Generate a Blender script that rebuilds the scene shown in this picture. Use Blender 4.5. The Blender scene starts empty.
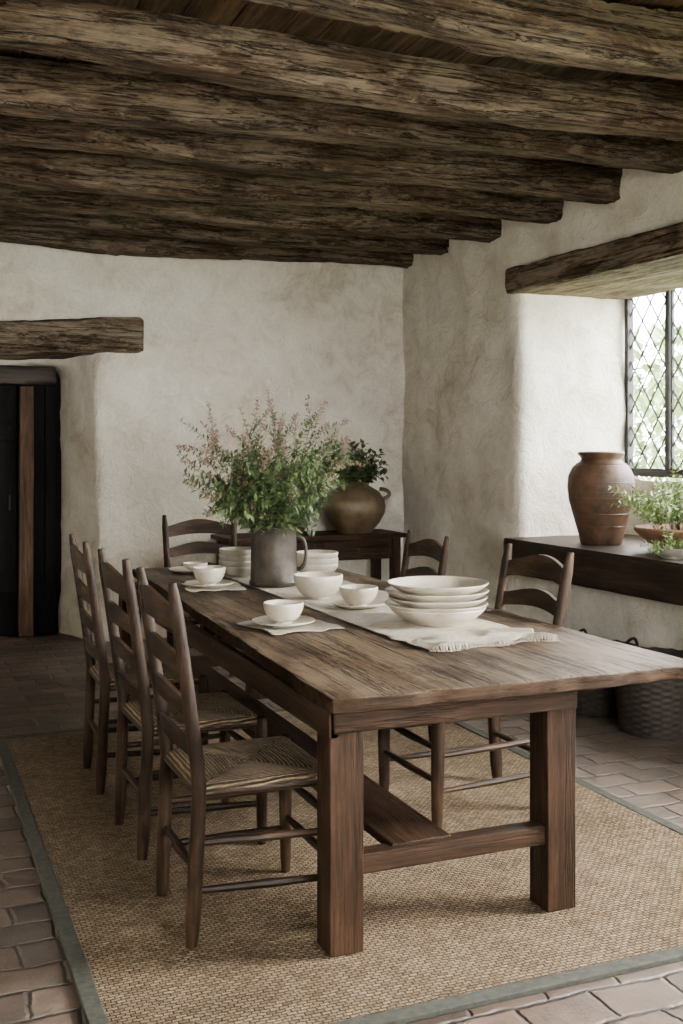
import bpy, bmesh, math, random
from mathutils import Vector, Matrix, noise
random.seed(7)
PI=math.pi
# ------------------------------------------------------------------ materials
def new_mat(name):
    m=bpy.data.materials.new(name); m.use_nodes=True
    nt=m.node_tree; b=nt.nodes['Principled BSDF']
    return m,nt,b
def ramp(nt,fac,stops):
    r=nt.nodes.new('ShaderNodeValToRGB'); e=r.color_ramp.elements
    while len(e)<len(stops): e.new(0.5)
    for i,(p,c) in enumerate(stops):
        e[i].position=p; e[i].color=(c[0],c[1],c[2],1)
    nt.links.new(fac,r.inputs[0]); return r
def noise_n(nt,vec,scale,detail=6,rough=0.6,dist=0.0):
    n=nt.nodes.new('ShaderNodeTexNoise'); n.inputs['Scale'].default_value=scale
    n.inputs['Detail'].default_value=detail; n.inputs['Roughness'].default_value=rough
    n.inputs['Distortion'].default_value=dist
    nt.links.new(vec,n.inputs['Vector']); return n
def mapping(nt,scale=(1,1,1),rot=(0,0,0),loc=(0,0,0)):
    tc=nt.nodes.new('ShaderNodeTexCoord'); mp=nt.nodes.new('ShaderNodeMapping')
    mp.inputs['Scale'].default_value=scale; mp.inputs['Rotation'].default_value=rot; mp.inputs['Location'].default_value=loc
    nt.links.new(tc.outputs['Object'],mp.inputs['Vector']); return mp.outputs[0]
def mixc(nt,fac,a,b,mode='MIX'):
    m=nt.nodes.new('ShaderNodeMix'); m.data_type='RGBA'; m.blend_type=mode
    for s,v in ((m.inputs[0],fac),(m.inputs[6],a),(m.inputs[7],b)):
        if hasattr(v,'is_output'): nt.links.new(v,s)
        elif isinstance(v,(int,float)): s.default_value=v
        else: s.default_value=(v[0],v[1],v[2],1)
    return m.outputs[2]
def mth(nt,op,a,b=0.0):
    m=nt.nodes.new('ShaderNodeMath'); m.operation=op
    for s,v in ((m.inputs[0],a),(m.inputs[1],b)):
        if hasattr(v,'is_output'): nt.links.new(v,s)
        else: s.default_value=v
    return m.outputs[0]
def bump(nt,b,h,strength=0.5,dist=0.01):
    n=nt.nodes.new('ShaderNodeBump'); n.inputs['Strength'].default_value=strength; n.inputs['Distance'].default_value=dist
    nt.links.new(h,n.inputs['Height'])
    nt.links.new(n.outputs[0],b.inputs['Normal']); return n.outputs[0]

def wood(name,dark,mid,light,axis='x',pale=None,pale_amt=0.0,rough=0.6,bs=0.5,grain=22,stretch=0.07,spec=.2,cracks=0.0,blotch=0.25,ckscale=11):
    m,nt,b=new_mat(name)
    s=[1,1,1]; s['xyz'.index(axis)]=stretch
    v=mapping(nt,tuple(s)); v2=mapping(nt,(1,1,1)); s3=[1,1,1]; s3['xyz'.index(axis)]=0.3
    v3=mapping(nt,tuple(s3))
    g=noise_n(nt,v,grain,10,0.72,0.5); big=noise_n(nt,v2,2.2,6,0.65)
    fine=noise_n(nt,v,grain*4,5,0.65)
    fac=mth(nt,'ADD',mth(nt,'MULTIPLY',g.outputs[0],1-blotch),mth(nt,'MULTIPLY',big.outputs[0],blotch))
    r=ramp(nt,fac,[(0.36,dark),(0.5,mid),(0.64,light)])
    col=mixc(nt,0.65,r.outputs[0],ramp(nt,fine.outputs[0],[(0.38,(0.32,0.32,0.32)),(0.58,(1,1,1))]).outputs[0],'MULTIPLY')
    h=mth(nt,'ADD',mth(nt,'MULTIPLY',g.outputs[0],0.7),mth(nt,'MULTIPLY',fine.outputs[0],0.35))
    if pale:
        pn=noise_n(nt,v3,7,10,0.8,0.4)
        pm=ramp(nt,pn.outputs[0],[(0.5-pale_amt*0.1,(0,0,0)),(0.60-pale_amt*0.1,(1,1,1))])
        pf=mth(nt,'MULTIPLY',pm.outputs[0],min(1,pale_amt))
        col=mixc(nt,pf,col,mixc(nt,0.8,pale,ramp(nt,fine.outputs[0],[(0.35,(0.4,0.4,0.4)),(0.6,(1.1,1.1,1.1))]).outputs[0],'MULTIPLY'))
    if cracks:
        s4=[1,1,1]; s4['xyz'.index(axis)]=0.035
        cn=noise_n(nt,mapping(nt,tuple(s4)),ckscale,5,0.7,0.3)
        cm=ramp(nt,mth(nt,'ABSOLUTE',mth(nt,'SUBTRACT',cn.outputs[0],0.5)),[(0.0,(1,1,1)),(0.02,(0,0,0))])
        col=mixc(nt,mth(nt,'MULTIPLY',cm.outputs[0],cracks),col,(0.006,0.004,0.002))
        h=mth(nt,'SUBTRACT',h,mth(nt,'MULTIPLY',cm.outputs[0],cracks))
    nt.links.new(col,b.inputs['Base Color'])
    b.inputs['Roughness'].default_value=rough
    b.inputs['Specular IOR Level'].default_value=spec
    bump(nt,b,h,bs,0.01)
    return m
def simple(name,c1,c2,scale=12,rough=0.5,bs=0.15,metal=0.0,spk=None):
    m,nt,b=new_mat(name); v=mapping(nt)
    n=noise_n(nt,v,scale,6,0.65)
    col=ramp(nt,n.outputs[0],[(0.35,c1),(0.65,c2)]).outputs[0]
    if spk:
        s=noise_n(nt,v,160,2,0.5); col=mixc(nt,ramp(nt,s.outputs[0],[(0.66,(0,0,0)),(0.7,(1,1,1))]).outputs[0],col,spk)
    nt.links.new(col,b.inputs['Base Color']); b.inputs['Roughness'].default_value=rough
    b.inputs['Metallic'].default_value=metal
    bump(nt,b,n.outputs[0],bs,0.01)
    return m

def plaster_mat():
    m,nt,b=new_mat('lime_plaster'); v=mapping(nt)
    n1=noise_n(nt,v,0.9,6,0.62,0.5); n2=noise_n(nt,v,5,8,0.7,0.8); n3=noise_n(nt,v,45,6,0.7)
    f=mth(nt,'ADD',mth(nt,'MULTIPLY',n1.outputs[0],0.55),mth(nt,'MULTIPLY',n2.outputs[0],0.45))
    c=ramp(nt,f,[(0.36,(0.50,0.445,0.35)),(0.46,(0.71,0.66,0.56)),(0.60,(0.86,0.82,0.73))])
    col=mixc(nt,0.4,c.outputs[0],ramp(nt,n3.outputs[0],[(0.3,(0.68,0.66,0.62)),(0.6,(1,1,1))]).outputs[0],'MULTIPLY')
    nt.links.new(col,b.inputs['Base Color']); b.inputs['Roughness'].default_value=0.95
    b.inputs['Specular IOR Level'].default_value=0.1
    h=mth(nt,'ADD',mth(nt,'MULTIPLY',n2.outputs[0],1.0),mth(nt,'MULTIPLY',n3.outputs[0],0.2))
    bump(nt,b,h,0.7,0.045); return m
def brick_mat():
    m,nt,b=new_mat('brick_pavers')
    v0=mapping(nt); dn=noise_n(nt,v0,4,4,0.6)
    va=nt.nodes.new('ShaderNodeVectorMath'); va.operation='MULTIPLY_ADD'
    nt.links.new(dn.outputs['Color'],va.inputs[0]); va.inputs[1].default_value=(0.07,0.07,0); nt.links.new(v0,va.inputs[2])
    br=nt.nodes.new('ShaderNodeTexBrick'); nt.links.new(va.outputs[0],br.inputs['Vector'])
    br.inputs['Scale'].default_value=1; br.inputs['Brick Width'].default_value=0.235; br.inputs['Row Height'].default_value=0.145
    br.inputs['Mortar Size'].default_value=0.011; br.inputs['Mortar Smooth'].default_value=1.0; br.inputs['Bias'].default_value=0.0
    br.inputs['Color1'].default_value=(0.065,0.046,0.037,1); br.inputs['Color2'].default_value=(0.175,0.125,0.098,1)
    br.inputs['Mortar'].default_value=(0.055,0.047,0.040,1)
    n=noise_n(nt,v0,9,8,0.75); n2=noise_n(nt,v0,1.7,6,0.6)
    col=mixc(nt,0.9,br.outputs['Color'],ramp(nt,n.outputs[0],[(0.3,(0.36,0.35,0.36)),(0.65,(1.25,1.2,1.15))]).outputs[0],'MULTIPLY')
    col=mixc(nt,ramp(nt,n2.outputs[0],[(0.42,(0,0,0)),(0.68,(0.65,0.65,0.65))]).outputs[0],col,(0.14,0.125,0.108))
    nt.links.new(col,b.inputs['Base Color']); b.inputs['Specular IOR Level'].default_value=.42
    nt.links.new(ramp(nt,n.outputs[0],[(0.3,(0.30,0.30,0.30)),(0.7,(0.6,0.6,0.6))]).outputs[0],b.inputs['Roughness'])
    h=mth(nt,'ADD',mth(nt,'MULTIPLY',br.outputs['Fac'],-1.0),mth(nt,'MULTIPLY',n.outputs[0],0.8))
    bump(nt,b,h,0.9,0.012); return m
def jute_mat():
    m,nt,b=new_mat('jute_weave')
    v0=mapping(nt); dn=noise_n(nt,v0,14,3,0.5)
    va=nt.nodes.new('ShaderNodeVectorMath'); va.operation='MULTIPLY_ADD'
    nt.links.new(dn.outputs['Color'],va.inputs[0]); va.inputs[1].default_value=(0.020,0.018,0); nt.links.new(v0,va.inputs[2])
    br=nt.nodes.new('ShaderNodeTexBrick'); nt.links.new(va.outputs[0],br.inputs['Vector'])
    br.inputs['Scale'].default_value=1; br.inputs['Brick Width'].default_value=0.026; br.inputs['Row Height'].default_value=0.0135
    br.inputs['Mortar Size'].default_value=0.003; br.inputs['Mortar Smooth'].default_value=1.0
    br.inputs['Color1'].default_value=(0.235,0.178,0.118,1); br.inputs['Color2'].default_value=(0.40,0.318,0.225,1)
    br.inputs['Mortar'].default_value=(0.09,0.064,0.04,1)
    n=noise_n(nt,v0,80,6,0.75); n2=noise_n(nt,v0,1.8,6,0.6)
    col=mixc(nt,0.9,br.outputs['Color'],ramp(nt,n.outputs[0],[(0.3,(0.42,0.39,0.35)),(0.65,(1.2,1.16,1.12))]).outputs[0],'MULTIPLY')
    col=mixc(nt,0.7,col,ramp(nt,n2.outputs[0],[(0.35,(0.66,0.64,0.61)),(0.65,(1.18,1.18,1.18))]).outputs[0],'MULTIPLY')
    nt.links.new(col,b.inputs['Base Color']); b.inputs['Roughness'].default_value=0.95; b.inputs['Specular IOR Level'].default_value=0.1
    h=mth(nt,'ADD',mth(nt,'MULTIPLY',br.outputs['Fac'],-1.0),mth(nt,'MULTIPLY',n.outputs[0],0.9))
    bump(nt,b,h,1.0,0.016); return m
def rush_mat():
    m,nt,b=new_mat('woven_rush')
    v=mapping(nt,(1/0.225,1/0.215,0),(0,0,0),(0,0,0))
    sx=nt.nodes.new('ShaderNodeSeparateXYZ'); nt.links.new(v,sx.inputs[0])
    ax=mth(nt,'ABSOLUTE',sx.outputs[0]); ay=mth(nt,'ABSOLUTE',sx.outputs[1])
    mx=mth(nt,'MAXIMUM',ax,ay)
    v0=mapping(nt); dn=noise_n(nt,v0,14,3,0.5)
    ph=mth(nt,'ADD',mth(nt,'MULTIPLY',mx,120.0),mth(nt,'MULTIPLY',dn.outputs[0],5.0))
    w=mth(nt,'SINE',ph); w=mth(nt,'ADD',mth(nt,'MULTIPLY',w,0.5),0.5)
    n=noise_n(nt,v0,60,6,0.75); n2=noise_n(nt,v0,9,4,0.6)
    c=ramp(nt,w,[(0.0,(0.08,0.054,0.03)),(0.4,(0.22,0.16,0.095)),(1.0,(0.34,0.258,0.162))])
    col=mixc(nt,0.8,c.outputs[0],ramp(nt,n.outputs[0],[(0.3,(0.4,0.37,0.32)),(0.65,(1.2,1.15,1.1))]).outputs[0],'MULTIPLY')
    col=mixc(nt,0.6,col,ramp(nt,n2.outputs[0],[(0.35,(0.6,0.57,0.52)),(0.65,(1.15,1.12,1.1))]).outputs[0],'MULTIPLY')
    nt.links.new(col,b.inputs['Base Color']); b.inputs['Roughness'].default_value=0.8
    bump(nt,b,mth(nt,'ADD',w,mth(nt,'MULTIPLY',n.outputs[0],.8)),0.9,0.01); return m

M={}
M['plaster']=plaster_mat(); M['brick']=brick_mat(); M['jute']=jute_mat(); M['rush']=rush_mat()
M['beam']=wood('weathered_oak_beam',(0.018,0.011,0.0065),(0.062,0.040,0.025),(0.135,0.094,0.062),'x',(0.29,0.235,0.175),0.38,0.9,1.0,28,0.04,cracks=.95,blotch=.35,ckscale=15,spec=.1)
M['lintel_y']=wood('weathered_lintel_y',(0.03,0.018,0.011),(0.09,0.060,0.037),(0.18,0.13,0.085),'y',(0.32,0.26,0.19),0.45,0.9,1.0,24,0.05,cracks=.9,spec=.1)
M['lintel_x']=wood('weathered_lintel_x',(0.03,0.02,0.012),(0.09,0.062,0.039),(0.18,0.13,0.085),'x',(0.30,0.245,0.18),0.5,0.9,1.0,24,0.05,cracks=.9,spec=.1)
M['ceil']=wood('ceiling_boards',(0.014,0.007,0.0035),(0.065,0.037,0.019),(0.14,0.083,0.046),'y',None,0,0.8,0.6,16,0.08,spec=.1)
M['top']=wood('worn_oak_top',(0.015,0.008,0.0045),(0.058,0.035,0.019),(0.14,0.09,0.053),'y',(0.25,0.185,0.125),0.5,0.5,0.6,22,0.045,cracks=.9,blotch=.55,spec=.2)
for a in 'xyz':
    M['oak_'+a]=wood('table_oak_'+a,(0.010,0.0047,0.0023),(0.038,0.019,0.0095),(0.088,0.047,0.025),a,None,0,0.55,0.5,22,0.06,cracks=.6,blotch=.45,spec=.15)
    M['ch_'+a]=wood('chair_wood_'+a,(0.008,0.004,0.002),(0.028,0.015,0.0075),(0.092,0.052,0.028),a,None,0,0.5,0.3,26,0.07,blotch=.5,spec=.18)
    M['dk_'+a]=wood('dark_wood_'+a,(0.008,0.005,0.003),(0.026,0.015,0.009),(0.058,0.036,0.022),a,None,0,0.5,0.4,20,0.07,spec=.3)
M['edgewood']=wood('table_edge_oak',(0.008,0.004,0.002),(0.032,0.018,0.010),(0.085,0.053,0.031),'x',None,0,0.7,0.7,26,0.08,cracks=.6,blotch=.5,spec=.1)
M['post']=wood('door_stile_wood',(0.03,0.016,0.009),(0.08,0.045,0.025),(0.14,0.085,0.05),'z',None,0,0.7,0.5,20,0.07)
M['door']=wood('black_door_boards',(0.0015,0.0015,0.0015),(0.004,0.0036,0.0032),(0.010,0.009,0.008),'z',None,0,0.7,0.5,20,0.07,spec=.12)
M['iron']=simple('wrought_iron',(0.008,0.008,0.008),(0.020,0.019,0.018),20,0.7,0.2,0.0)
M['cream']=simple('cream_stoneware',(0.48,0.43,0.34),(0.64,0.59,0.495),9,0.38,0.12,0,(0.3,0.24,0.17))
M['grey']=simple('grey_stoneware',(0.22,0.20,0.155),(0.33,0.305,0.25),9,0.5,0.12,0,(0.2,0.17,0.13))
M['pitch']=simple('aged_pewter',(0.020,0.015,0.010),(0.060,0.048,0.034),11,0.5,0.4,0.2)
M['clay']=simple('brown_salt_glaze',(0.033,0.017,0.009),(0.125,0.066,0.034),9,0.5,0.5)
M['terra']=simple('terracotta',(0.18,0.085,0.045),(0.30,0.155,0.09),9,0.8,0.3)
M['olive']=simple('olive_earthenware',(0.06,0.042,0.021),(0.165,0.12,0.068),7,0.4,0.2)
M['rust']=simple('rust_earthenware',(0.045,0.018,0.008),(0.10,0.044,0.022),7,0.45,0.2)
M['linen']=simple('natural_linen',(0.40,0.36,0.285),(0.57,0.52,0.43),30,0.95,0.5)
M['edge']=simple('green_rug_binding',(0.03,0.031,0.024),(0.058,0.060,0.047),40,0.9,0.4)
M['wick']=simple('dark_wicker',(0.008,0.005,0.003),(0.028,0.017,0.011),30,0.7,0.4)
M['soil']=simple('potting_soil',(0.015,0.01,0.006),(0.04,0.028,0.018),50,0.95,0.8)
M['stem']=simple('plant_stems',(0.06,0.065,0.025),(0.11,0.11,0.045),30,0.7,0.1)
def leaf(name,c1,c2): return simple(name,c1,c2,14,0.5,0.05)
M['leaf']=leaf('sage_leaves',(0.05,0.09,0.027),(0.14,0.20,0.075))
M['leaf2']=leaf('dark_leaves',(0.024,0.05,0.015),(0.07,0.115,0.038))
M['leaf3']=leaf('light_fern_leaves',(0.13,0.23,0.045),(0.30,0.41,0.13))
M['bud']=leaf('pale_pink_buds',(0.27,0.14,0.105),(0.52,0.38,0.30))
M['garden']=leaf('hedge_foliage',(0.06,0.11,0.03),(0.18,0.26,0.10))
M['grass']=leaf('garden_grass',(0.15,0.2,0.08),(0.25,0.3,0.15))
def glass_mat():
    m=bpy.data.materials.new('window_glass'); m.use_nodes=True; nt=m.node_tree; nt.nodes.clear()
    o=nt.nodes.new('ShaderNodeOutputMaterial'); mx=nt.nodes.new('ShaderNodeMixShader'); t=nt.nodes.new('ShaderNodeBsdfTransparent'); g=nt.nodes.new('ShaderNodeBsdfGlossy')
    g.inputs['Roughness'].default_value=0.05; mx.inputs[0].default_value=0.06
    nt.links.new(t.outputs[0],mx.inputs[1]); nt.links.new(g.outputs[0],mx.inputs[2]); nt.links.new(mx.outputs[0],o.inputs[0]); return m
M['glass']=glass_mat()

# ------------------------------------------------------------------ mesh builder
class MB:
    def __init__(s): s.v=[];s.f=[];s.m=[];s.mats=[]
    def mi(s,k):
        if k not in s.mats: s.mats.append(k)
        return s.mats.index(k)
    def add(s,vs,fs,k):
        o=len(s.v); s.v+= [tuple(v) for v in vs]; i=s.mi(k)
        for f in fs: s.f.append(tuple(o+a for a in f)); s.m.append(i)
    def hexa(s,p,k):
        s.add(p,[(3,2,1,0),(4,5,6,7),(0,1,5,4),(1,2,6,5),(2,3,7,6),(3,0,4,7)],k)
    def box(s,x0,x1,y0,y1,z0,z1,k):
        s.hexa([(x0,y0,z0),(x1,y0,z0),(x1,y1,z0),(x0,y1,z0),(x0,y0,z1),(x1,y0,z1),(x1,y1,z1),(x0,y1,z1)],k)
    def lathe(s,prof,c,k,seg=40,wob=0.0,rf=None):
        vs=[];fs=[];n=len(prof); sd=random.random()*50
        for i,(r,z) in enumerate(prof):
            for j in range(seg):
                a=2*PI*j/seg; rr=r
                if wob: rr*=1+wob*noise.noise(Vector((math.cos(a)*1.5,math.sin(a)*1.5,z*6+sd)))
                if rf: rr+=rf(i,j)
                vs.append((c[0]+rr*math.cos(a),c[1]+rr*math.sin(a),c[2]+z))
        for i in range(n-1):
            for j in range(seg):
                a=i*seg+j; b=i*seg+(j+1)%seg
                fs.append((a,b,b+seg,a+seg))
        if prof[0][0]>1e-5: fs.append(tuple(range(seg))[::-1])
        if prof[-1][0]>1e-5: fs.append(tuple((n-1)*seg+j for j in range(seg)))
        s.add(vs,fs,k)
    def tube(s,pts,rad,k,seg=10,flat=1.0):
        pts=[Vector(p) for p in pts]; n=len(pts)
        if not hasattr(rad,'__len__'): rad=[rad]*n
        vs=[];fs=[]
        up=Vector((0,0,1)); d0=(pts[-1]-pts[0]).normalized()
        if abs(d0.z)>0.8: up=Vector((0,1,0))
        for i in range(n):
            d=(pts[min(i+1,n-1)]-pts[max(i-1,0)]).normalized()
            a=d.cross(up).normalized(); b=a.cross(d)
            for j in range(seg):
                t=2*PI*j/seg; vs.append(pts[i]+rad[i]*(a*math.cos(t)+b*math.sin(t)*flat))
        for i in range(n-1):
            for j in range(seg):
                p=i*seg+j;q=i*seg+(j+1)%seg; fs.append((p,q,q+seg,p+seg))
        fs.append(tuple(range(seg))[::-1]); fs.append(tuple((n-1)*seg+j for j in range(seg)))
        s.add(vs,fs,k)
    def rough(s,p0,p1,w,h,k,seed=0,n=80,wob=0.02,rg=0.008,nsec=7,cor=.05,chipa=.14):
        p0=Vector(p0);p1=Vector(p1);d=(p1-p0).normalized();side=Vector((0,0,1)).cross(d).normalized();up=Vector((0,0,1))
        ring=[]
        for a in range(nsec): ring.append((-1+2*a/nsec,-1))
        for a in range(nsec): ring.append((1,-1+2*a/nsec))
        for a in range(nsec): ring.append((1-2*a/nsec,1))
        for a in range(nsec): ring.append((-1,1-2*a/nsec))
        vs=[];fs=[];R=len(ring)
        for i in range(n+1):
            t=i/n; c=p0.lerp(p1,t); L=(p1-p0).length*t
            wz=wob*noise.noise(Vector((L*0.6,seed*3.1,0))); wy=wob*noise.noise(Vector((L*0.6,seed*3.1,9)))
            sc=1+0.10*noise.noise(Vector((L*0.7,seed*5.3,4)))
            e=1.0-0.05*max(0,(abs(t-0.5)-0.485)/0.015)
            for (u,q) in ring:
                chip=max(0,noise.fractal(Vector((L*2.5,u*3+seed,q*3)),.7,2.2,4))*chipa
                cr=1-(cor+chip)*(abs(u*q))**7
                x=u*w/2*sc*cr*e; z=q*h/2*sc*cr*e
                nn=noise.fractal(Vector((L*1.6,x*11+seed,z*11)),0.8,2.1,5)*rg*1.3+noise.noise(Vector((L*7,x*30+seed,z*30)))*rg*0.6
                r=math.hypot(x,z)+1e-6
                vs.append(c+side*(x+wy+nn*x/r*1.0)+up*(z+wz+nn*z/r))
        for i in range(n):
            for j in range(R):
                p=i*R+j;q=i*R+(j+1)%R; fs.append((p,p+R,q+R,q))
        fs.append(tuple(range(R))); fs.append(tuple(n*R+j for j in range(R))[::-1])
        s.add(vs,fs,k)
    def obj(s,name,bevel=0,loc=(0,0,0),rot=0,sharp=40,scale=None):
        me=bpy.data.meshes.new(name); me.from_pydata(s.v,[],s.f)
        for k in s.mats: me.materials.append(M[k])
        me.polygons.foreach_set('material_index',s.m); me.update()
        bm=bmesh.new(); bm.from_mesh(me); bmesh.ops.recalc_face_normals(bm,faces=bm.faces); bm.to_mesh(me); bm.free()
        me.polygons.foreach_set('use_smooth',[True]*len(me.polygons))
        me.set_sharp_from_angle(angle=math.radians(sharp))
        o=bpy.data.objects.new(name,me); bpy.context.scene.collection.objects.link(o)
        o.location=loc; o.rotation_euler=(0,0,rot)
        if scale: o.scale=scale
        if bevel:
            b=o.modifiers.new('bevel','BEVEL'); b.width=bevel; b.segments=2; b.limit_method='ANGLE'; b.angle_limit=math.radians(50)
        return o

# ------------------------------------------------------------------ room
H=3.24; XR=3.98; YB=8.27; XL=-1.6; YF=-1.3
def soft_wall(mb,name,vox=0.045,disp=0.09):
    o=mb.obj(name)
    r=o.modifiers.new('fuse','REMESH'); r.mode='VOXEL'; r.voxel_size=vox; r.use_smooth_shade=True
    sm=o.modifiers.new('soften','SMOOTH'); sm.factor=0.5; sm.iterations=12
    t=bpy.data.textures.new(name+'_tex','CLOUDS'); t.noise_scale=0.5; t.noise_depth=3
    d=o.modifiers.new('uneven','DISPLACE'); d.texture=t; d.strength=disp; d.mid_level=0.5; d.texture_coords='GLOBAL'
    return o
w=MB(); Y2=8.95
w.box(1.40,5.05,YB,Y2,-0.1,H+.05,'plaster')
w.hexa([(1.41,YB,-.1),(1.6,YB,-.1),(1.6,Y2,-.1),(1.15,Y2,-.1),(1.38,YB,H),(1.6,YB,H),(1.6,Y2,H),(1.15,Y2,H)],'plaster')
w.box(XL-.5,0.05,YB,Y2,-0.1,H+.05,'plaster')
w.box(-.1,1.6,YB,Y2,2.3,H+.05,'plaster')
w.box(-.1,1.6,YB+.35,Y2,2.12,H+.05,'plaster')
soft_wall(w,'wall_back')
w=MB(); XO=4.98
w.box(XR,XO,6.42,YB+.2,-.1,H+.05,'plaster')
w.box(XR,XO,3.0,4.6,-.1,H+.05,'plaster')
w.box(XR,XO,4.4,6.6,-.1,0.76,'plaster')
w.box(XR+.02,XO,4.4,6.6,2.74,H+.05,'plaster')
w.box(4.86,XO,4.4,6.6,-.1,1.27,'plaster')
w.box(XR,XO,YF-.4,1.2,-.1,H+.05,'plaster')
w.box(XR,XO,1.0,3.2,-.1,0.80,'plaster')
w.box(XR,XO,1.0,3.2,2.55,H+.05,'plaster')
soft_wall(w,'wall_right')
w=MB(); w.box(XL-.5,XL,YF-.4,Y2,-.1,H+.05,'plaster'); soft_wall(w,'wall_left',0.08)
w=MB()
w.box(XL-.4,0.8,YF-.4,YF,-.1,H+.05,'plaster'); w.box(2.8,XO,YF-.4,YF,-.1,H+.05,'plaster')
w.box(.7,2.9,YF-.4,YF,-.1,.95,'plaster'); w.box(.7,2.9,YF-.4,YF,2.4,H+.05,'plaster'); soft_wall(w,'wall_front',0.08)
w=MB(); w.box(XL-.3,XO,YF-.3,Y2+.05,-0.12,0,'brick'); w.obj('floor')
w=MB(); x=XL-.3
while x<XO:
    ww=random.uniform(.17,.24); dz=random.uniform(0,.008)
    w.box(x,x+ww-.006,YF-.3,Y2,H+dz,H+.1,'ceil'); x+=ww
w.box(XL-.4,XO,YF-.4,Y2,H+.09,H+.25,'ceil')
w.obj('ceiling',bevel=.003)
specs=[(-.6,0,.02),(.25,.1,0),(1.05,0,0),(1.85,.1,0),(2.68,.1,0),(3.42,.05,0.02),(4.08,.12,-.01),(4.70,.34,.0),(5.28,.40,-.01),(5.93,.42,-.03),(6.66,.36,-.01),(7.42,.16,.01),(8.08,.0,.0)]
for i,(y,sk,dz) in enumerate(specs):
    w=MB(); wd=random.uniform(.16,.19); hh=random.uniform(.20,.225)
    zc=3.0+hh/2+dz
    w.rough((XL-.1,y+wd/2+sk,zc),(XR+.12,y+wd/2,zc),wd,hh,'beam',seed=i*2.7+1,n=250,wob=.065,rg=.010,chipa=.55,cor=.02)
    w.obj('ceiling_beam',sharp=35)
w=MB(); w.rough((XR+.44,4.42,2.62),(XR+.44,6.54,2.66),.98,.18,'lintel_y',seed=33,n=70,wob=.02,rg=.009,nsec=12,cor=.02,chipa=.08); w.obj('window_lintel',sharp=45)
w=MB(); w.rough((-.3,YB+.15,2.30),(1.73,YB+.15,2.34),.46,.26,'lintel_x',seed=41,n=70,wob=.06,rg=.020,nsec=10,cor=.05,chipa=.3); w.obj('door_lintel',sharp=45)
w=MB(); w.rough((.08,YB+.47,2.06),(1.13,YB+.47,2.06),.2,.14,'dk_x',seed=47,n=40,wob=.02,rg=.008); w.obj('inner_door_lintel',sharp=45)
# door
w=MB()
xs=[.08,.22,.36,.52,.68,.85]
for q,(a,b) in enumerate(zip(xs[:-1],xs[1:])): w.box(a+.005,b-.005,8.79+.006*(q%2),8.84,0.01,1.97,'door')
w.hexa([(.855,8.70,.01),(.965,8.70,.01),(.965,8.84,.01),(.855,8.84,.01),(.87,8.70,1.97),(.97,8.70,1.97),(.97,8.84,1.97),(.87,8.84,1.97)],'post')
w.box(.98,1.06,8.79,8.84,0.01,1.97,'door'); w.box(1.066,1.14,8.77,8.84,0.01,1.97,'door')
w.box(.08,.85,8.765,8.79,.35,.47,'door'); w.box(.08,.85,8.765,8.79,1.55,1.67,'door')
w.box(.03,1.2,8.845,8.90,0,2.12,'door')
w.tube([(.79,8.78,1.0),(.79,8.73,1.0),(.79,8.73,1.12),(.79,8.78,1.12)],.008,'iron',8)
w.obj('door_1',bevel=.004)
def lattice(mb,axis,c,u0,u1,z0,z1,dw,dh,r=.005):
    def P(u,z): return (c,u,z) if axis=='x' else (u,c,z)
    sl=dh/dw
    n=int((u1-u0)/dw+(z1-z0)/dh)+3
    for sgn in (1,-1):
        for i in range(-n,n+1):
            pts=[]
            for u in (u0,u1):
                z=z0+sl*sgn*(u-u0)+i*dh
                if z0<=z<=z1: pts.append((u,z))
            for z in (z0,z1):
                u=u0+(z-z0-i*dh)/(sl*sgn)
                if u0<u<u1: pts.append((u,z))
            if len(pts)>=2:
                a,b=pts[0],pts[-1]
                if math.hypot(a[0]-b[0],a[1]-b[1])>.02: mb.tube([P(*a),P(*b)],r,'iron',4)
def window(name,axis,c,u0,u1,z0,z1,nc,dw=.14,dh=.215,r=.005,fw=.045):
    mb=MB()
    def bx(ua,ub,za,zb,t,k='iron'):
        if axis=='x': mb.box(c-t/2,c+t/2,ua,ub,za,zb,k)
        else: mb.box(ua,ub,c-t/2,c+t/2,za,zb,k)
    bx(u0,u1,z0,z0+fw,.07);bx(u0,u1,z1-fw,z1,.07);bx(u0,u0+fw,z0,z1,.05);bx(u1-fw,u1,z0,z1,.05)
    wd=(u1-u0)/nc
    for i in range(nc):
        a=u0+i*wd;b=a+wd
        if i: bx(a-.014,a+.014,z0,z1,.04)
        bx(a+.02,b-.02,z0+.04,z0+.06,.03);bx(a+.02,b-.02,z1-.06,z1-.04,.03)
        bx(a+.026,a+.038,z0+.04,z1-.04,.02);bx(b-.038,b-.026,z0+.04,z1-.04,.02)
        lattice(mb,axis,c,a+.036,b-.036,z0+.055,z1-.055,dw,dh,r)
    bx(u0+.02,u1-.02,z0+.02,z1-.02,.004,'glass')
    return mb.obj(name)
window('window_1','x',4.90,4.56,6.42,1.28,2.78,4,.17,.235,.0085,.04)
window('window_2','x',4.5,1.17,3.03,.78,2.58,3,.3,.45)
window('added_fill_window','y',YF-.2,.78,2.82,.93,2.42,3,.3,.45)  # unseen window added in the front wall for fill light from behind the camera
w=MB(); w.box(XR+.02,4.44,1.15,3.05,.76,.84,'dk_y'); w.obj('window_sill_board')
w=MB(); w.rough((4.37,4.3,.745),(4.37,6.44,.745),1.0,.23,'dk_y',seed=61,n=60,wob=.006,rg=.003,nsec=12,cor=.01,chipa=.02); w.obj('window_sill',sharp=45)

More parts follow.
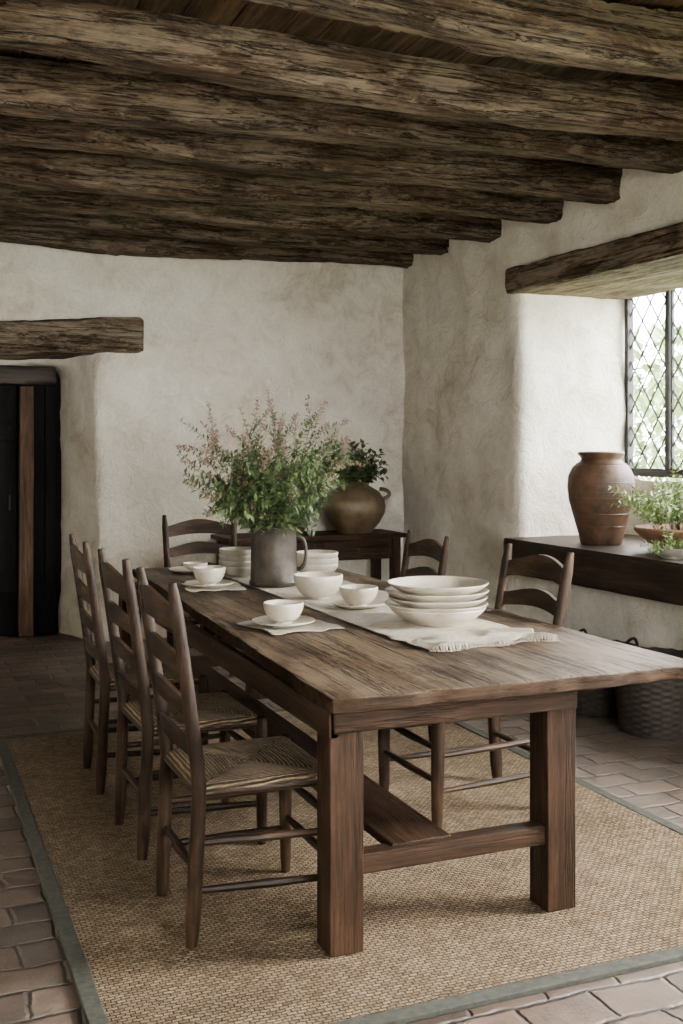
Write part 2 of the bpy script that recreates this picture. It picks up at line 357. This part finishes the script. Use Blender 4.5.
# ------------------------------------------------------------------ rug
w=MB()
rx0,rx1,ry0,ry1=.44,2.78,2.47,5.68; bw=.05
def rugz(x,y): return .014+.0025*noise.noise(Vector((x*2,y*2,1)))
nx,ny=70,90; vs=[];fs=[]
for j in range(ny+1):
    for i in range(nx+1):
        x=rx0+bw*.7+(rx1-rx0-bw*1.4)*i/nx; y=ry0+bw*.7+(ry1-ry0-bw*1.4)*j/ny; vs.append((x,y,rugz(x,y)))
for j in range(ny):
    for i in range(nx):
        a=j*(nx+1)+i; fs.append((a,a+1,a+nx+2,a+nx+1))
w.add(vs,fs,'jute')
w.box(rx0+.02,rx1-.02,ry0+.02,ry1-.02,0.0,.008,'jute')
w.box(rx0,rx1,ry0,ry0+bw,0,.018,'edge');w.box(rx0,rx1,ry1-bw,ry1,0,.018,'edge')
w.box(rx0,rx0+bw,ry0+bw,ry1-bw,0,.018,'edge');w.box(rx1-bw,rx1,ry0+bw,ry1-bw,0,.018,'edge')
w.obj('jute_rug',bevel=.004)

# ------------------------------------------------------------------ table
TZ=.77; G=.016
w=MB()
yn,yf=2.78,6.33
def edge(x_near,x_far,y): return x_near+(x_far-x_near)*(y-yn)/(yf-yn)
vs=[];fs=[];n=110; m=44
seams=(15,30)
for i in range(n+1):
    for j in range(m+1):
        y0=yn+(yf-yn)*i/n
        xa=edge(1.12,1.27,y0);xb=edge(2.445,2.40,y0)
        x=xa+(xb-xa)*j/m
        if j in (0,m): x+=.012*noise.fractal(Vector((y0*3,j*.3,0)),.8,2,4)
        y=y0
        if i==0: y+=.018*noise.fractal(Vector((x*6,1.7,3)),.8,2,4)+ (.006 if j<seams[0] else (.0 if j<seams[1] else .009))
        dz=.003*noise.noise(Vector((x*6,y*2,0)))
        if i==0 or i==n or j in (0,m): dz-=.003
        vs.append((x,y,TZ+dz))
o=len(vs)
for v in vs[:]: vs.append((v[0],v[1],TZ-.045))
side=[]
for i in range(n):
    for j in range(m):
        a=i*(m+1)+j; fs.append((a,a+1,a+m+2,a+m+1)); side.append((o+a,o+a+m+1,o+a+m+2,o+a+1))
for i in range(n):
    a=i*(m+1);c=a+m+1; side.append((a,c,o+c,o+a)); a+=m;c+=m; side.append((c,a,o+a,o+c))
for j in range(m):
    side.append((j+1,j,o+j,o+j+1)); a=n*(m+1)+j; side.append((a,a+1,o+a+1,o+a))
w.add(vs,fs,'top')
ki=w.mi('edgewood')
for f in side: w.f.append(f); w.m.append(ki)
for j in seams:
    for i in range(0,n):
        p=vs[i*(m+1)+j];q=vs[(i+1)*(m+1)+j]
        w.add([(p[0]-.0018,p[1],p[2]+.0004),(p[0]+.0018,p[1],p[2]+.0004),(q[0]+.0018,q[1],q[2]+.0004),(q[0]-.0018,q[1],q[2]+.0004)],[(0,1,2,3)],'door')
ZT=TZ-.045
lx0,lx1=1.135,1.985; ly0,ly1=2.84,6.05; lw=.106
for lx in (lx0,lx1-lw):
    for ly in (ly0+(.02 if lx>1.5 else 0),ly1-lw):
        w.box(lx,lx+lw,ly,ly+lw,G,ZT,'oak_z')
w.box(lx0+.01,lx1-.01,ly0-.004,ly0+.03,ZT-.07,ZT,'oak_x'); w.box(lx0+.01,lx1-.01,ly1-.05,ly1-.02,ZT-.09,ZT,'oak_x')
w.box(lx0-.004,lx0+.03,ly0,ly1-.05,ZT-.085,ZT,'oak_y'); w.box(lx1-.045,lx1-.012,ly0+.05,ly1-.05,ZT-.10,ZT,'oak_y')
for yy in (3.3,4.4,5.5): w.box(lx0+.05,2.3,yy,yy+.07,ZT-.04,ZT,'oak_x')
w.box(lx0+.02,lx1-.02,ly0+.035,ly0+.095,.225,.285,'oak_x'); w.box(lx0+.02,lx1-.02,ly1-.09,ly1-.03,.225,.285,'oak_x')
w.box(1.36,1.56,ly0+.06,ly1-.06,.262,.292,'oak_y')
w.obj('farmhouse_dining_table',bevel=.004)

# ------------------------------------------------------------------ chairs
def chair_mb():
    w=MB()
    sh=.455
    for sx in (-1,1):
        pts=[];rd=[]
        for i in range(15):
            t=i/14; z=t*1.07
            y=.205+.02*(1-z/sh) if z<sh else .205+.085*((z-sh)/(1.07-sh))**1.15
            x=sx*(.195+.028*t)
            r=.0235-.0045*t
            if i==0:r=.018
            if i==13:r=.0195
            if i==14:r=.012
            pts.append((x,y,z));rd.append(r)
        w.tube(pts,rd,'ch_z',14)
        pts=[(sx*.225,-.215,0),(sx*.225,-.215,.05),(sx*.228,-.215,.25),(sx*.228,-.212,sh-.02),(sx*.228,-.212,sh+.012),(sx*.228,-.212,sh+.02)]
        w.tube(pts,[.015,.019,.0225,.0225,.019,.010],'ch_z',14)
        for z in (.15,.29):
            w.tube([(sx*.226,-.215,z),(sx*.212,0,z+.005),(sx*.198,.213,z+.01)],[.010,.0145,.010],'ch_y',8)
        w.tube([(sx*.228,-.212,sh-.01),(sx*.203,.205,sh-.01)],[.014,.014],'ch_y',8)
    for z in (.19,.32): w.tube([(-.226,-.215,z),(0,-.217,z),(.226,-.215,z)],[.010,.0145,.010],'ch_x',8)
    w.tube([(-.197,.212,.22),(0,.214,.22),(.197,.212,.22)],[.010,.014,.010],'ch_x',8)
    w.tube([(-.228,-.212,sh-.01),(.228,-.212,sh-.01)],.014,'ch_x',8); w.tube([(-.2,.205,sh-.01),(.2,.205,sh-.01)],.014,'ch_x',8)
    for q,(z,h) in enumerate(((.555,.072),(.675,.082),(.80,.090),(.93,.108))):
        n=24;vs=[];fs=[]
        t=z/1.07; xw=.195+.028*t
        yb=lambda zz:.205+.085*((zz-sh)/(1.07-sh))**1.15
        for i in range(n+1):
            u=-1+2*i/n; x=u*xw
            bow=.028*(1-u*u)
            c=math.cos(u*PI/2) if abs(u)<1 else 0
            top=h*(.60+.40*c**1.4)
            bot=.018*c**1.2-.004
            for (zz,dy) in ((z+bot,-.007),(z+top,-.007),(z+top,.007),(z+bot,.007)):
                vs.append((x,yb(zz)+bow+dy,zz))
        for i in range(n):
            for j in range(4):
                a=i*4+j;b=i*4+(j+1)%4; fs.append((a,b,b+4,a+4))
        fs.append((0,3,2,1)); fs.append((n*4,n*4+1,n*4+2,n*4+3))
        w.add(vs,fs,'ch_x')
    n=28;vs=[];fs=[]
    def seat(u,v,top):
        hw=.228+( .205-.228)*(v+1)/2
        x=u*(hw+.012); y=v*.218
        e=max(abs(u),abs(v)); rr=math.sqrt(max(0,1-e**6))
        diag=-.005*math.exp(-((abs(u)-abs(v))/.05)**2)
        z=sh+.004+.024*rr*0.9-.012*(1-e)+diag if top else sh-.004-.024*rr
        if e>=.999: z=sh
        return (x,y-.004,z)
    for top in (1,0):
        for j in range(n+1):
            for i in range(n+1):
                vs.append(seat(-1+2*i/n,-1+2*j/n,top))
    K=(n+1)**2
    for j in range(n):
        for i in range(n):
            a=j*(n+1)+i; fs.append((a,a+1,a+n+2,a+n+1)); fs.append((K+a,K+a+n+1,K+a+n+2,K+a+1))
    w.add(vs,fs,'rush')
    return w
base=chair_mb().obj('dining_chair',bevel=0,loc=(1.015,3.265,G),rot=PI/2)
def chair(x,y,z,rot,s=(1,1,1)):
    o=base.copy(); o.name='dining_chair'; bpy.context.scene.collection.objects.link(o)
    o.location=(x,y,z); o.rotation_euler=(0,0,rot); o.scale=s
chair(1.015,3.99,G,PI/2+.02); chair(1.01,4.77,G,PI/2-.02)
chair(2.155,3.88,G,-PI/2+.02,(1.03,1.22,.97)); chair(2.215,4.92,G,-PI/2-.03,(1,1,.96))
chair(1.79,6.47,0,0,(1.03,1,.985))

# ------------------------------------------------------------------ tableware
def bowl_prof(r,h,t=.008,foot=.45):
    p=[(0.001,.004),(r*foot*.85,.004),(r*foot*.9,0),(r*foot,0),(r*foot,.008)]
    for i in range(1,9):
        a=i/8; p.append((r*(foot+(1-foot)*math.sin(a*PI/2)**.9),.008+(h-.008)*(1-math.cos(a*PI/2))**.85))
    p.append((r-.3*t,h+.003)); 
    for i in range(8,0,-1):
        a=i/8; p.append((max(.001,r*(foot+(1-foot)*math.sin(a*PI/2)**.9)-t),.008+t*.6+(h-.008-t*.3)*(1-math.cos(a*PI/2))**.85))
    p.append((.001,.010+t*.5)); return p
def plate_prof(r,h=.02):
    return [(.001,.003),(r*.55,.003),(r*.56,0),(r*.6,0),(r*.62,.004),(r*.8,h*.45),(r,h),(r*.995,h+.004),(r*.8,h*.45+.006),(r*.6,.009),(.001,.008)]
def dish_prof(r,h=.045):
    return [(.001,.003),(r*.5,.003),(r*.52,0),(r*.58,0),(r*.60,.005),(r*.78,h*.34),(r*.90,h*.62),(r*.97,h*.84),(r*.995,h*.96),(r*.99,h),(r*.975,h*.98),(r*.94,h*.84),(r*.86,h*.58),(r*.74,h*.34),(r*.55,.011),(.001,.009)]
CL=TZ+.0055
def cup_saucer(x,y,z,r=.08,h=.078,rs=.125,name='cup_and_saucer'):
    w=MB(); w.lathe(plate_prof(rs,.016),(0,0,0),'cream',48,.01); w.lathe(bowl_prof(r,h,.006,.42),(0,0,.008),'cream',48,.015)
    w.obj(name,loc=(x,y,z))
cup_saucer(1.40,4.0,CL+.004); cup_saucer(1.45,5.28,CL+.004,.082,.085); cup_saucer(1.87,4.34,CL+.001,.086,.08,.115)
w=MB(); w.lathe(bowl_prof(.116,.108,.007,.42),(0,0,0),'cream',56,.015); w.obj('serving_bowl',loc=(1.81,4.68,CL+.001))
w=MB(); z=0
w.lathe(dish_prof(.196,.066),(0,0,0),'cream',64,.012); z=.034
for i,r in enumerate((.208,.201,.210,.204)):
    w.lathe(dish_prof(r,.047 if i<3 else .052),(random.uniform(-.009,.009),random.uniform(-.009,.009),z),'cream',64,.014); z+=.0255
w.obj('stack_of_dishes',loc=(2.0,3.84,CL+.001))
w=MB(); z=0
for i in range(4): w.lathe(bowl_prof(.11-.002*i,.065,.006,.5),(0,0,z),'grey',48,.015); z+=.030
w.obj('stack_of_small_bowls',loc=(1.70,5.60,CL+.001))
w=MB(); z=0
for i in range(3): w.lathe(bowl_prof(.118,.07,.006,.5),(0,0,z),'cream',48,.015); z+=.030
w.obj('stack_of_cream_bowls',loc=(2.12,5.50,CL+.001))
w=MB(); w.lathe(plate_prof(.14,.018),(0,0,0),'cream',48,.01); w.lathe(bowl_prof(.07,.04,.005,.5),(0.01,0,.01),'cream',40,.01); w.obj('side_plate_and_dish',loc=(1.55,5.98,TZ+.002))
def cloth(name,x0,x1,y0,y1,nx,ny,amp=.003,skew=0,ends=0,seed=0,k='linen',rot=0,rump=0):
    mb=MB();vs=[];fs=[]; cx,cy=(x0+x1)/2,(y0+y1)/2
    for j in range(ny+1):
        for i in range(nx+1):
            u=i/nx;v=j/ny
            x=x0+(x1-x0)*u+skew*v; y=y0+(y1-y0)*v
            x+=.010*noise.noise(Vector((y*2.2,seed,u)))
            n=noise.noise(Vector((x*9,y*9,seed)))*.5+.5
            z=.003+amp*n
            if ends:
                e=math.exp(-(v*(y1-y0)/.24)**2)
                z+=e*.028*(.5+.5*math.sin(x*30+5*noise.noise(Vector((x*3,y*6,seed)))+y*26))*(1 if (u>.02) else .5)
                y+=e*.09*noise.noise(Vector((x*6,seed,2)))
                x+=e*.02*math.sin(y*40)
            if rump:
                ee=max(abs(2*u-1),abs(2*v-1))
                z+=rump*max(0,ee-.6)*2.0*(.5+.5*math.sin(x*45+y*30+4*noise.noise(Vector((x*5,y*5,seed)))))
                x+=.03*noise.noise(Vector((u*2.2,v*2.2,seed+3))); y+=.03*noise.noise(Vector((u*2.2,v*2.2,seed+8)))
            if rot:
                dx,dy=x-cx,y-cy; x=cx+dx*math.cos(rot)-dy*math.sin(rot); y=cy+dx*math.sin(rot)+dy*math.cos(rot)
            vs.append((x,y,TZ+z))
    for j in range(ny):
        for i in range(nx):
            a=j*(nx+1)+i; fs.append((a,a+1,a+nx+2,a+nx+1))
    mb.add(vs,fs,k)
    if ends:
        for i in range(0,nx*2):
            u=i/(nx*2); p=Vector(vs[min(nx,int(u*nx))]); q=Vector(vs[min(nx,int(u*nx)+1)]); p=p.lerp(q,u*nx-int(u*nx))
            mb.tube([p+Vector((0,0,.001)),Vector((p.x+random.uniform(-.004,.004),p.y-.012,TZ+.005)),Vector((p.x+random.uniform(-.008,.008),p.y-.024,TZ+.004))],.0009,k,4)
    o=mb.obj(name,sharp=80); s=o.modifiers.new('thick','SOLIDIFY'); s.thickness=.0025; s.offset=0
    return o
cloth('linen_table_runner',1.68,2.21,3.33,6.1,60,240,.0012,-.03,1,3)
cloth('linen_napkin',1.27,1.58,3.83,4.15,40,40,.0012,0.0,0,9,rot=.16,rump=.009)
cloth('linen_napkin',1.33,1.61,5.12,5.42,40,40,.0012,0.0,0,12,rot=-.1,rump=.008)
w=MB()
pr=[(.001,.0),(.118,0),(.125,.006),(.127,.02),(.120,.03),(.118,.15),(.116,.26),(.118,.275),(.122,.285),(.124,.30),(.120,.306),(.112,.30),(.108,.25),(.106,.03),(.001,.025)]
w.lathe(pr,(0,0,0),'pitch',56,.008)
hp=[];hd=Vector((.93,-.36,0))
for i in range(17):
    t=i/16; a=-PI/2+PI*t
    hp.append(hd*(.108+.058*max(0,math.cos(a))**.6)+Vector((0,0,.165+.085*math.sin(a))))
w.tube(hp,[.012-.003*math.sin(PI*i/16) for i in range(17)],'pitch',10)
PX,PY=1.775,5.22
w.obj('pewter_pitcher',loc=(PX,PY,CL+.001))

# ------------------------------------------------------------------ foliage
def leafq(mb,p,d,up,L,W,k):
    d=d.normalized(); s=d.cross(up)
    if s.length<1e-3: s=d.cross(Vector((1,0,0)))
    s.normalize(); n=s.cross(d).normalized()
    a=p; b=p+d*L*.45+s*W/2+n*W*.15; e=p+d*L*.45-s*W/2+n*W*.15; m=p+d*L*.5-n*W*.05; c=p+d*L-n*L*.12
    mb.add([a,b,m,e,c],[(0,1,2),(1,4,2),(4,3,2),(3,0,2)],k)
def rv(s=1): return Vector((random.uniform(-s,s),random.uniform(-s,s),random.uniform(-s,s)))
def spray(mb,base,dirv,L,droop,nl,ll,lw,kleaf,kbud=None,budp=0,depth=0,r=.0025):
    pts=[];p=base.copy();d=dirv.normalized();n=9
    for i in range(n+1):
        pts.append(p.copy()); d=(d+Vector((0,0,-droop/n))+rv(.09)).normalized(); p=p+d*L/n
    mb.tube(pts,[r*(1-.7*i/n) for i in range(n+1)],'stem',5)
    for q in range(nl):
        t=.18+.82*q/nl; i=min(n-1,int(t*n)); f=t*n-i
        c=pts[i].lerp(pts[i+1],f); ax=(pts[i+1]-pts[i]).normalized()
        a=random.uniform(0,2*PI); side=ax.cross(Vector((math.cos(a),math.sin(a),.3))).normalized()
        for s in (1,-1):
            ld=(ax*.6+side*s+rv(.35)).normalized(); sc=random.uniform(.7,1.2)*(1-.3*t)
            leafq(mb,c,ld,Vector((0,0,1))+rv(.4),ll*sc,lw*sc,kleaf)
    if depth>0:
        for q in range(4):
            i=random.randint(3,n-1); ax=(pts[i+1]-pts[i]).normalized()
            spray(mb,pts[i],(ax+rv(.75)),L*random.uniform(.26,.42),droop*.5,max(5,nl//2),ll*.85,lw*.85,kleaf,kbud,budp,depth-1,r*.6)
    if kbud and random.random()<budp:
        for q in range(26):
            t=random.uniform(.6,1.02); i=min(n-1,int(t*n)); c=pts[i].lerp(pts[i+1],t*n-i)+rv(.016*(1.2-t+.4)); s=random.uniform(.003,.007)
            o=[c+Vector(v)*s for v in ((1,0,0),(0,1,0),(-1,0,0),(0,-1,0),(0,0,1.3),(0,0,-1.3))]
            mb.add(o,[(0,1,4),(1,2,4),(2,3,4),(3,0,4),(1,0,5),(2,1,5),(3,2,5),(0,3,5)],kbud)
w=MB(); random.seed(21)
c=Vector((PX,PY,CL+.24))
for i in range(66):
    a=random.uniform(0,2*PI); rr=random.random()**.6
    tilt=rr*.88
    d=Vector((math.cos(a)*tilt,math.sin(a)*tilt,1.0-.15*rr))
    L=random.uniform(.34,.54)*(1.0 if rr<.6 else .90)
    b0=c+Vector((math.cos(a),math.sin(a),0))*.06*rr
    k=random.choice(['leaf','leaf','leaf','leaf2'])
    spray(w,b0,d,L,.25*rr,15,.062,.026,k,'bud',.12,1)
for (dx,dy,L) in ((-.40,.05,.70),(-.25,-.1,.72),(-.58,.1,.68),(-.75,0,.62),(-.1,.1,.66),(.12,0,.64),(.30,-.1,.66),(.48,.05,.64),(.68,-.2,.60),(-.5,-.25,.64),(.2,.3,.62),(-.85,.25,.56),(.82,-.1,.52)):
    spray(w,c.copy(),Vector((dx,dy,1)),L,.12,18,.044,.017,'leaf','bud',.95,1,.003)
w.obj('flower_bouquet',sharp=180)

# ------------------------------------------------------------------ console & jugs at back wall
w=MB(); cx0,cx1,cy0,cy1=2.25,3.72,7.66,8.16; cz=.81
w.box(cx0,cx1,cy0,cy1,cz-.035,cz,'oak_x')
for x in (cx0+.04,cx1-.11):
    for y in (cy0+.03,cy1-.10): w.box(x,x+.07,y,y+.07,0,cz-.035,'oak_z')
w.box(cx0+.06,cx1-.06,cy0+.04,cy0+.065,cz-.20,cz-.035,'oak_x'); w.box(cx0+.06,cx1-.06,cy1-.07,cy1-.045,cz-.20,cz-.035,'oak_x')
w.box(cx0+.05,cx0+.08,cy0+.06,cy1-.06,cz-.2,cz-.035,'oak_y'); w.box(cx1-.08,cx1-.05,cy0+.06,cy1-.06,cz-.2,cz-.035,'oak_y')
for a,b in ((cx0+.14,2.95),(3.02,cx1-.14)):
    w.box(a,b,cy0+.028,cy0+.045,cz-.18,cz-.055,'oak_x'); w.lathe([(.001,0),(.012,0),(.016,.01),(.01,.018),(.001,.02)],((a+b)/2,cy0+.02,cz-.125),'iron',12)
w.box(cx0+.07,cx1-.07,cy0+.06,cy1-.06,.16,.19,'oak_x')
w.obj('console_table',bevel=.004)
def jug(name,loc,R,Hh,k,handles=0):
    w=MB()
    pr=[(.001,0),(R*.52,0),(R*.56,.01),(R*.80,Hh*.20),(R*.97,Hh*.40),(R,Hh*.53),(R*.95,Hh*.68),(R*.78,Hh*.83),(R*.52,Hh*.92),(R*.45,Hh*.95),(R*.50,Hh),(R*.46,Hh+.004),(R*.40,Hh*.95),(R*.45,Hh*.90),(R*.7,Hh*.8),(R*.88,Hh*.5),(R*.6,Hh*.1),(.001,Hh*.05)]
    w.lathe(pr,(0,0,0),k,56,.012)
    for s in range(handles):
        a0=[-.35,PI-.2][s]; hd=Vector((math.cos(a0),math.sin(a0),0)); pts=[]
        for i in range(13):
            a=-PI/2+PI*i/12; pts.append(hd*(R*.80+R*.32*math.cos(a))+Vector((0,0,Hh*.77+Hh*.10*math.sin(a))))
        w.tube(pts,.016,k,8)
    return w.obj(name,loc=loc)
jug('earthenware_jug',(3.36,7.88,cz),.25,.40,'olive',2)
jug('round_earthenware_pot',(2.84,7.96,cz),.18,.34,'rust',0)
w=MB(); random.seed(5); c=Vector((3.36,7.88,cz+.37))
for i in range(36):
    a=random.uniform(0,2*PI); rr=random.random()**.5
    spray(w,c+Vector((math.cos(a),math.sin(a),0))*.05,Vector((math.cos(a)*rr*.95,math.sin(a)*rr*.55,1.0)),random.uniform(.20,.42),.8*rr,7,.10,.052,random.choice(['leaf2','leaf','leaf']),None,0,0)
w.obj('trailing_ivy_plant',sharp=180)

# ------------------------------------------------------------------ window-sill things
SZ=.862
w=MB()
pr=[(.001,0),(.125,0),(.132,.01),(.142,.06),(.170,.16),(.203,.28),(.213,.37),(.208,.44),(.180,.50),(.142,.53),(.128,.545),(.130,.56),(.146,.575),(.150,.59),(.140,.598),(.122,.59),(.110,.55),(.16,.49),(.19,.40),(.12,.05),(.001,.03)]
w.lathe(pr,(0,0,0),'clay',64,.018)
for z,rr in ((.12,.158),(.20,.182),(.30,.207),(.34,.211),(.40,.212),(.52,.158)): 
    w.tube([(rr*math.cos(2*PI*i/48),rr*math.sin(2*PI*i/48),z) for i in range(49)],.003,'clay',6)
w.obj('stoneware_jar',loc=(4.19,5.76,SZ))
w=MB(); w.lathe([(.001,0),(.12,0),(.125,.02),(.15,.03),(.24,.10),(.265,.125),(.27,.14),(.262,.148),(.25,.14),(.2,.10),(.001,.09)],(0,0,0),'terra',56,.01)
w.lathe([(.001,.125),(.245,.12),(.22,.10)],(0,0,0),'soil',40)
w.obj('terracotta_planter_bowl',loc=(4.30,5.13,SZ))
w=MB(); random.seed(9)
for i in range(70):
    a=random.uniform(0,2*PI); rr=random.random()**.6
    spray(w,Vector((4.30+math.cos(a)*.16*rr,5.13+math.sin(a)*.16*rr,SZ+.13)),Vector((math.cos(a)*rr*.8,math.sin(a)*rr*.8,1.3)),random.uniform(.24,.42),.9*rr,13,.055,.023,'leaf3',None,0,0,r=.0018)
w.obj('potted_fern',sharp=180)
w=MB(); w.lathe(bowl_prof(.10,.055,.008,.6),(0,0,0),'grey',40,.02); w.lathe([(.001,.045),(.085,.042),(.08,.03)],(0,0,0),'soil',30)
random.seed(4)
for i in range(24):
    a=random.uniform(0,2*PI); rr=random.random()**.6
    spray(w,Vector((math.cos(a)*.06*rr,math.sin(a)*.06*rr,.045)),Vector((math.cos(a)*rr*1.2,math.sin(a)*rr*1.2,.6)),random.uniform(.08,.17),.9,7,.035,.016,'leaf3',None,0,0,r=.0015)
w.obj('herb_dish',loc=(4.02,4.86,SZ))

# ------------------------------------------------------------------ baskets
def basket(name,loc,R,Hh,handle=True,k='wick'):
    w=MB();rows=int(Hh/.016);seg=72;pr=[(.001,0)]
    for i in range(rows*2+1):
        t=i/(rows*2); pr.append((R*(.86+.14*math.sin(t*PI*.6)),Hh*t))
    pr+= [(R*.97,Hh+.012),(R*.92,Hh+.005),(R*.86,Hh*.8),(R*.80,.02),(.001,.015)]
    def rf(i,j):
        if i==0 or i>rows*2+1: return 0
        return .0055*math.sin(j*PI/3*1.0+PI*(i//2))*(1 if i%2 else .35)
    w.lathe(pr,(0,0,0),k,seg,0,rf)
    w.tube([(R*1.0*math.cos(2*PI*i/40),R*1.0*math.sin(2*PI*i/40),Hh+.006+.003*math.sin(i*2.5)) for i in range(41)],.012,k,6)
    if handle:
        for s in(1,-1):
            w.tube([(s*R*.98+s*.03*math.sin(PI*i/8),-.07+.14*i/8,Hh-.02+.06*math.sin(PI*i/8)) for i in range(9)],.009,k,6)
    w.obj(name,loc=loc)
basket('wicker_basket',(3.66,4.56,0),.21,.38); basket('wicker_basket',(3.66,5.03,0),.20,.35); basket('wicker_basket',(3.64,5.49,0),.20,.33)

# ------------------------------------------------------------------ garden outside
w=MB(); w.box(5.2,16,-6,16,-.5,-.3,'grass'); w.box(-8,16,-14,-2.2,-.5,-.3,'grass'); w.obj('garden_lawn')
w=MB(); random.seed(31)
for i in range(26):
    c=Vector((random.uniform(9,11.5),random.uniform(2,15),random.uniform(.9,3.0))); R=random.uniform(.5,1.1)
    for j in range(160):
        d=rv(1).normalized(); leafq(w,c+d*R*random.uniform(.6,1),(d+rv(.8)),Vector((0,0,1)),.26,.13,'garden')
w.obj('garden_hedge',sharp=180)

# ------------------------------------------------------------------ light
wd=bpy.data.worlds.new('overcast_sky'); bpy.context.scene.world=wd; wd.use_nodes=True
bg=wd.node_tree.nodes['Background']; bg.inputs[0].default_value=(1.0,0.99,0.97,1); bg.inputs[1].default_value=64.0
def area(name,loc,rot,sx,sy,e=None,col=(1,1,1)):
    l=bpy.data.lights.new(name,'AREA'); l.shape='RECTANGLE'; l.size=sx; l.size_y=sy
    if e is None: l.cycles.is_portal=True
    else: l.energy=e; l.color=col
    o=bpy.data.objects.new(name,l); o.location=loc; o.rotation_euler=rot; bpy.context.scene.collection.objects.link(o)
area('window_light_portal',(5.02,5.5,2.0),(0,PI/2,0),1.5,1.9)
area('daylight_side',(5.3,1.7,2.3),(0,PI/2-.38,0),.8,1.1,900,(1,.96,.89))
# ------------------------------------------------------------------ camera
cd=bpy.data.cameras.new('camera'); co=bpy.data.objects.new('camera',cd); bpy.context.scene.collection.objects.link(co)
co.location=(0,0,1.47); co.rotation_euler=(PI/2,0,-math.radians(22.4))
cd.sensor_fit='VERTICAL'; cd.sensor_height=36; cd.sensor_width=36; cd.lens=1070/1024*36; cd.shift_y=-62/1024
cd.clip_start=.05
bpy.context.scene.camera=co
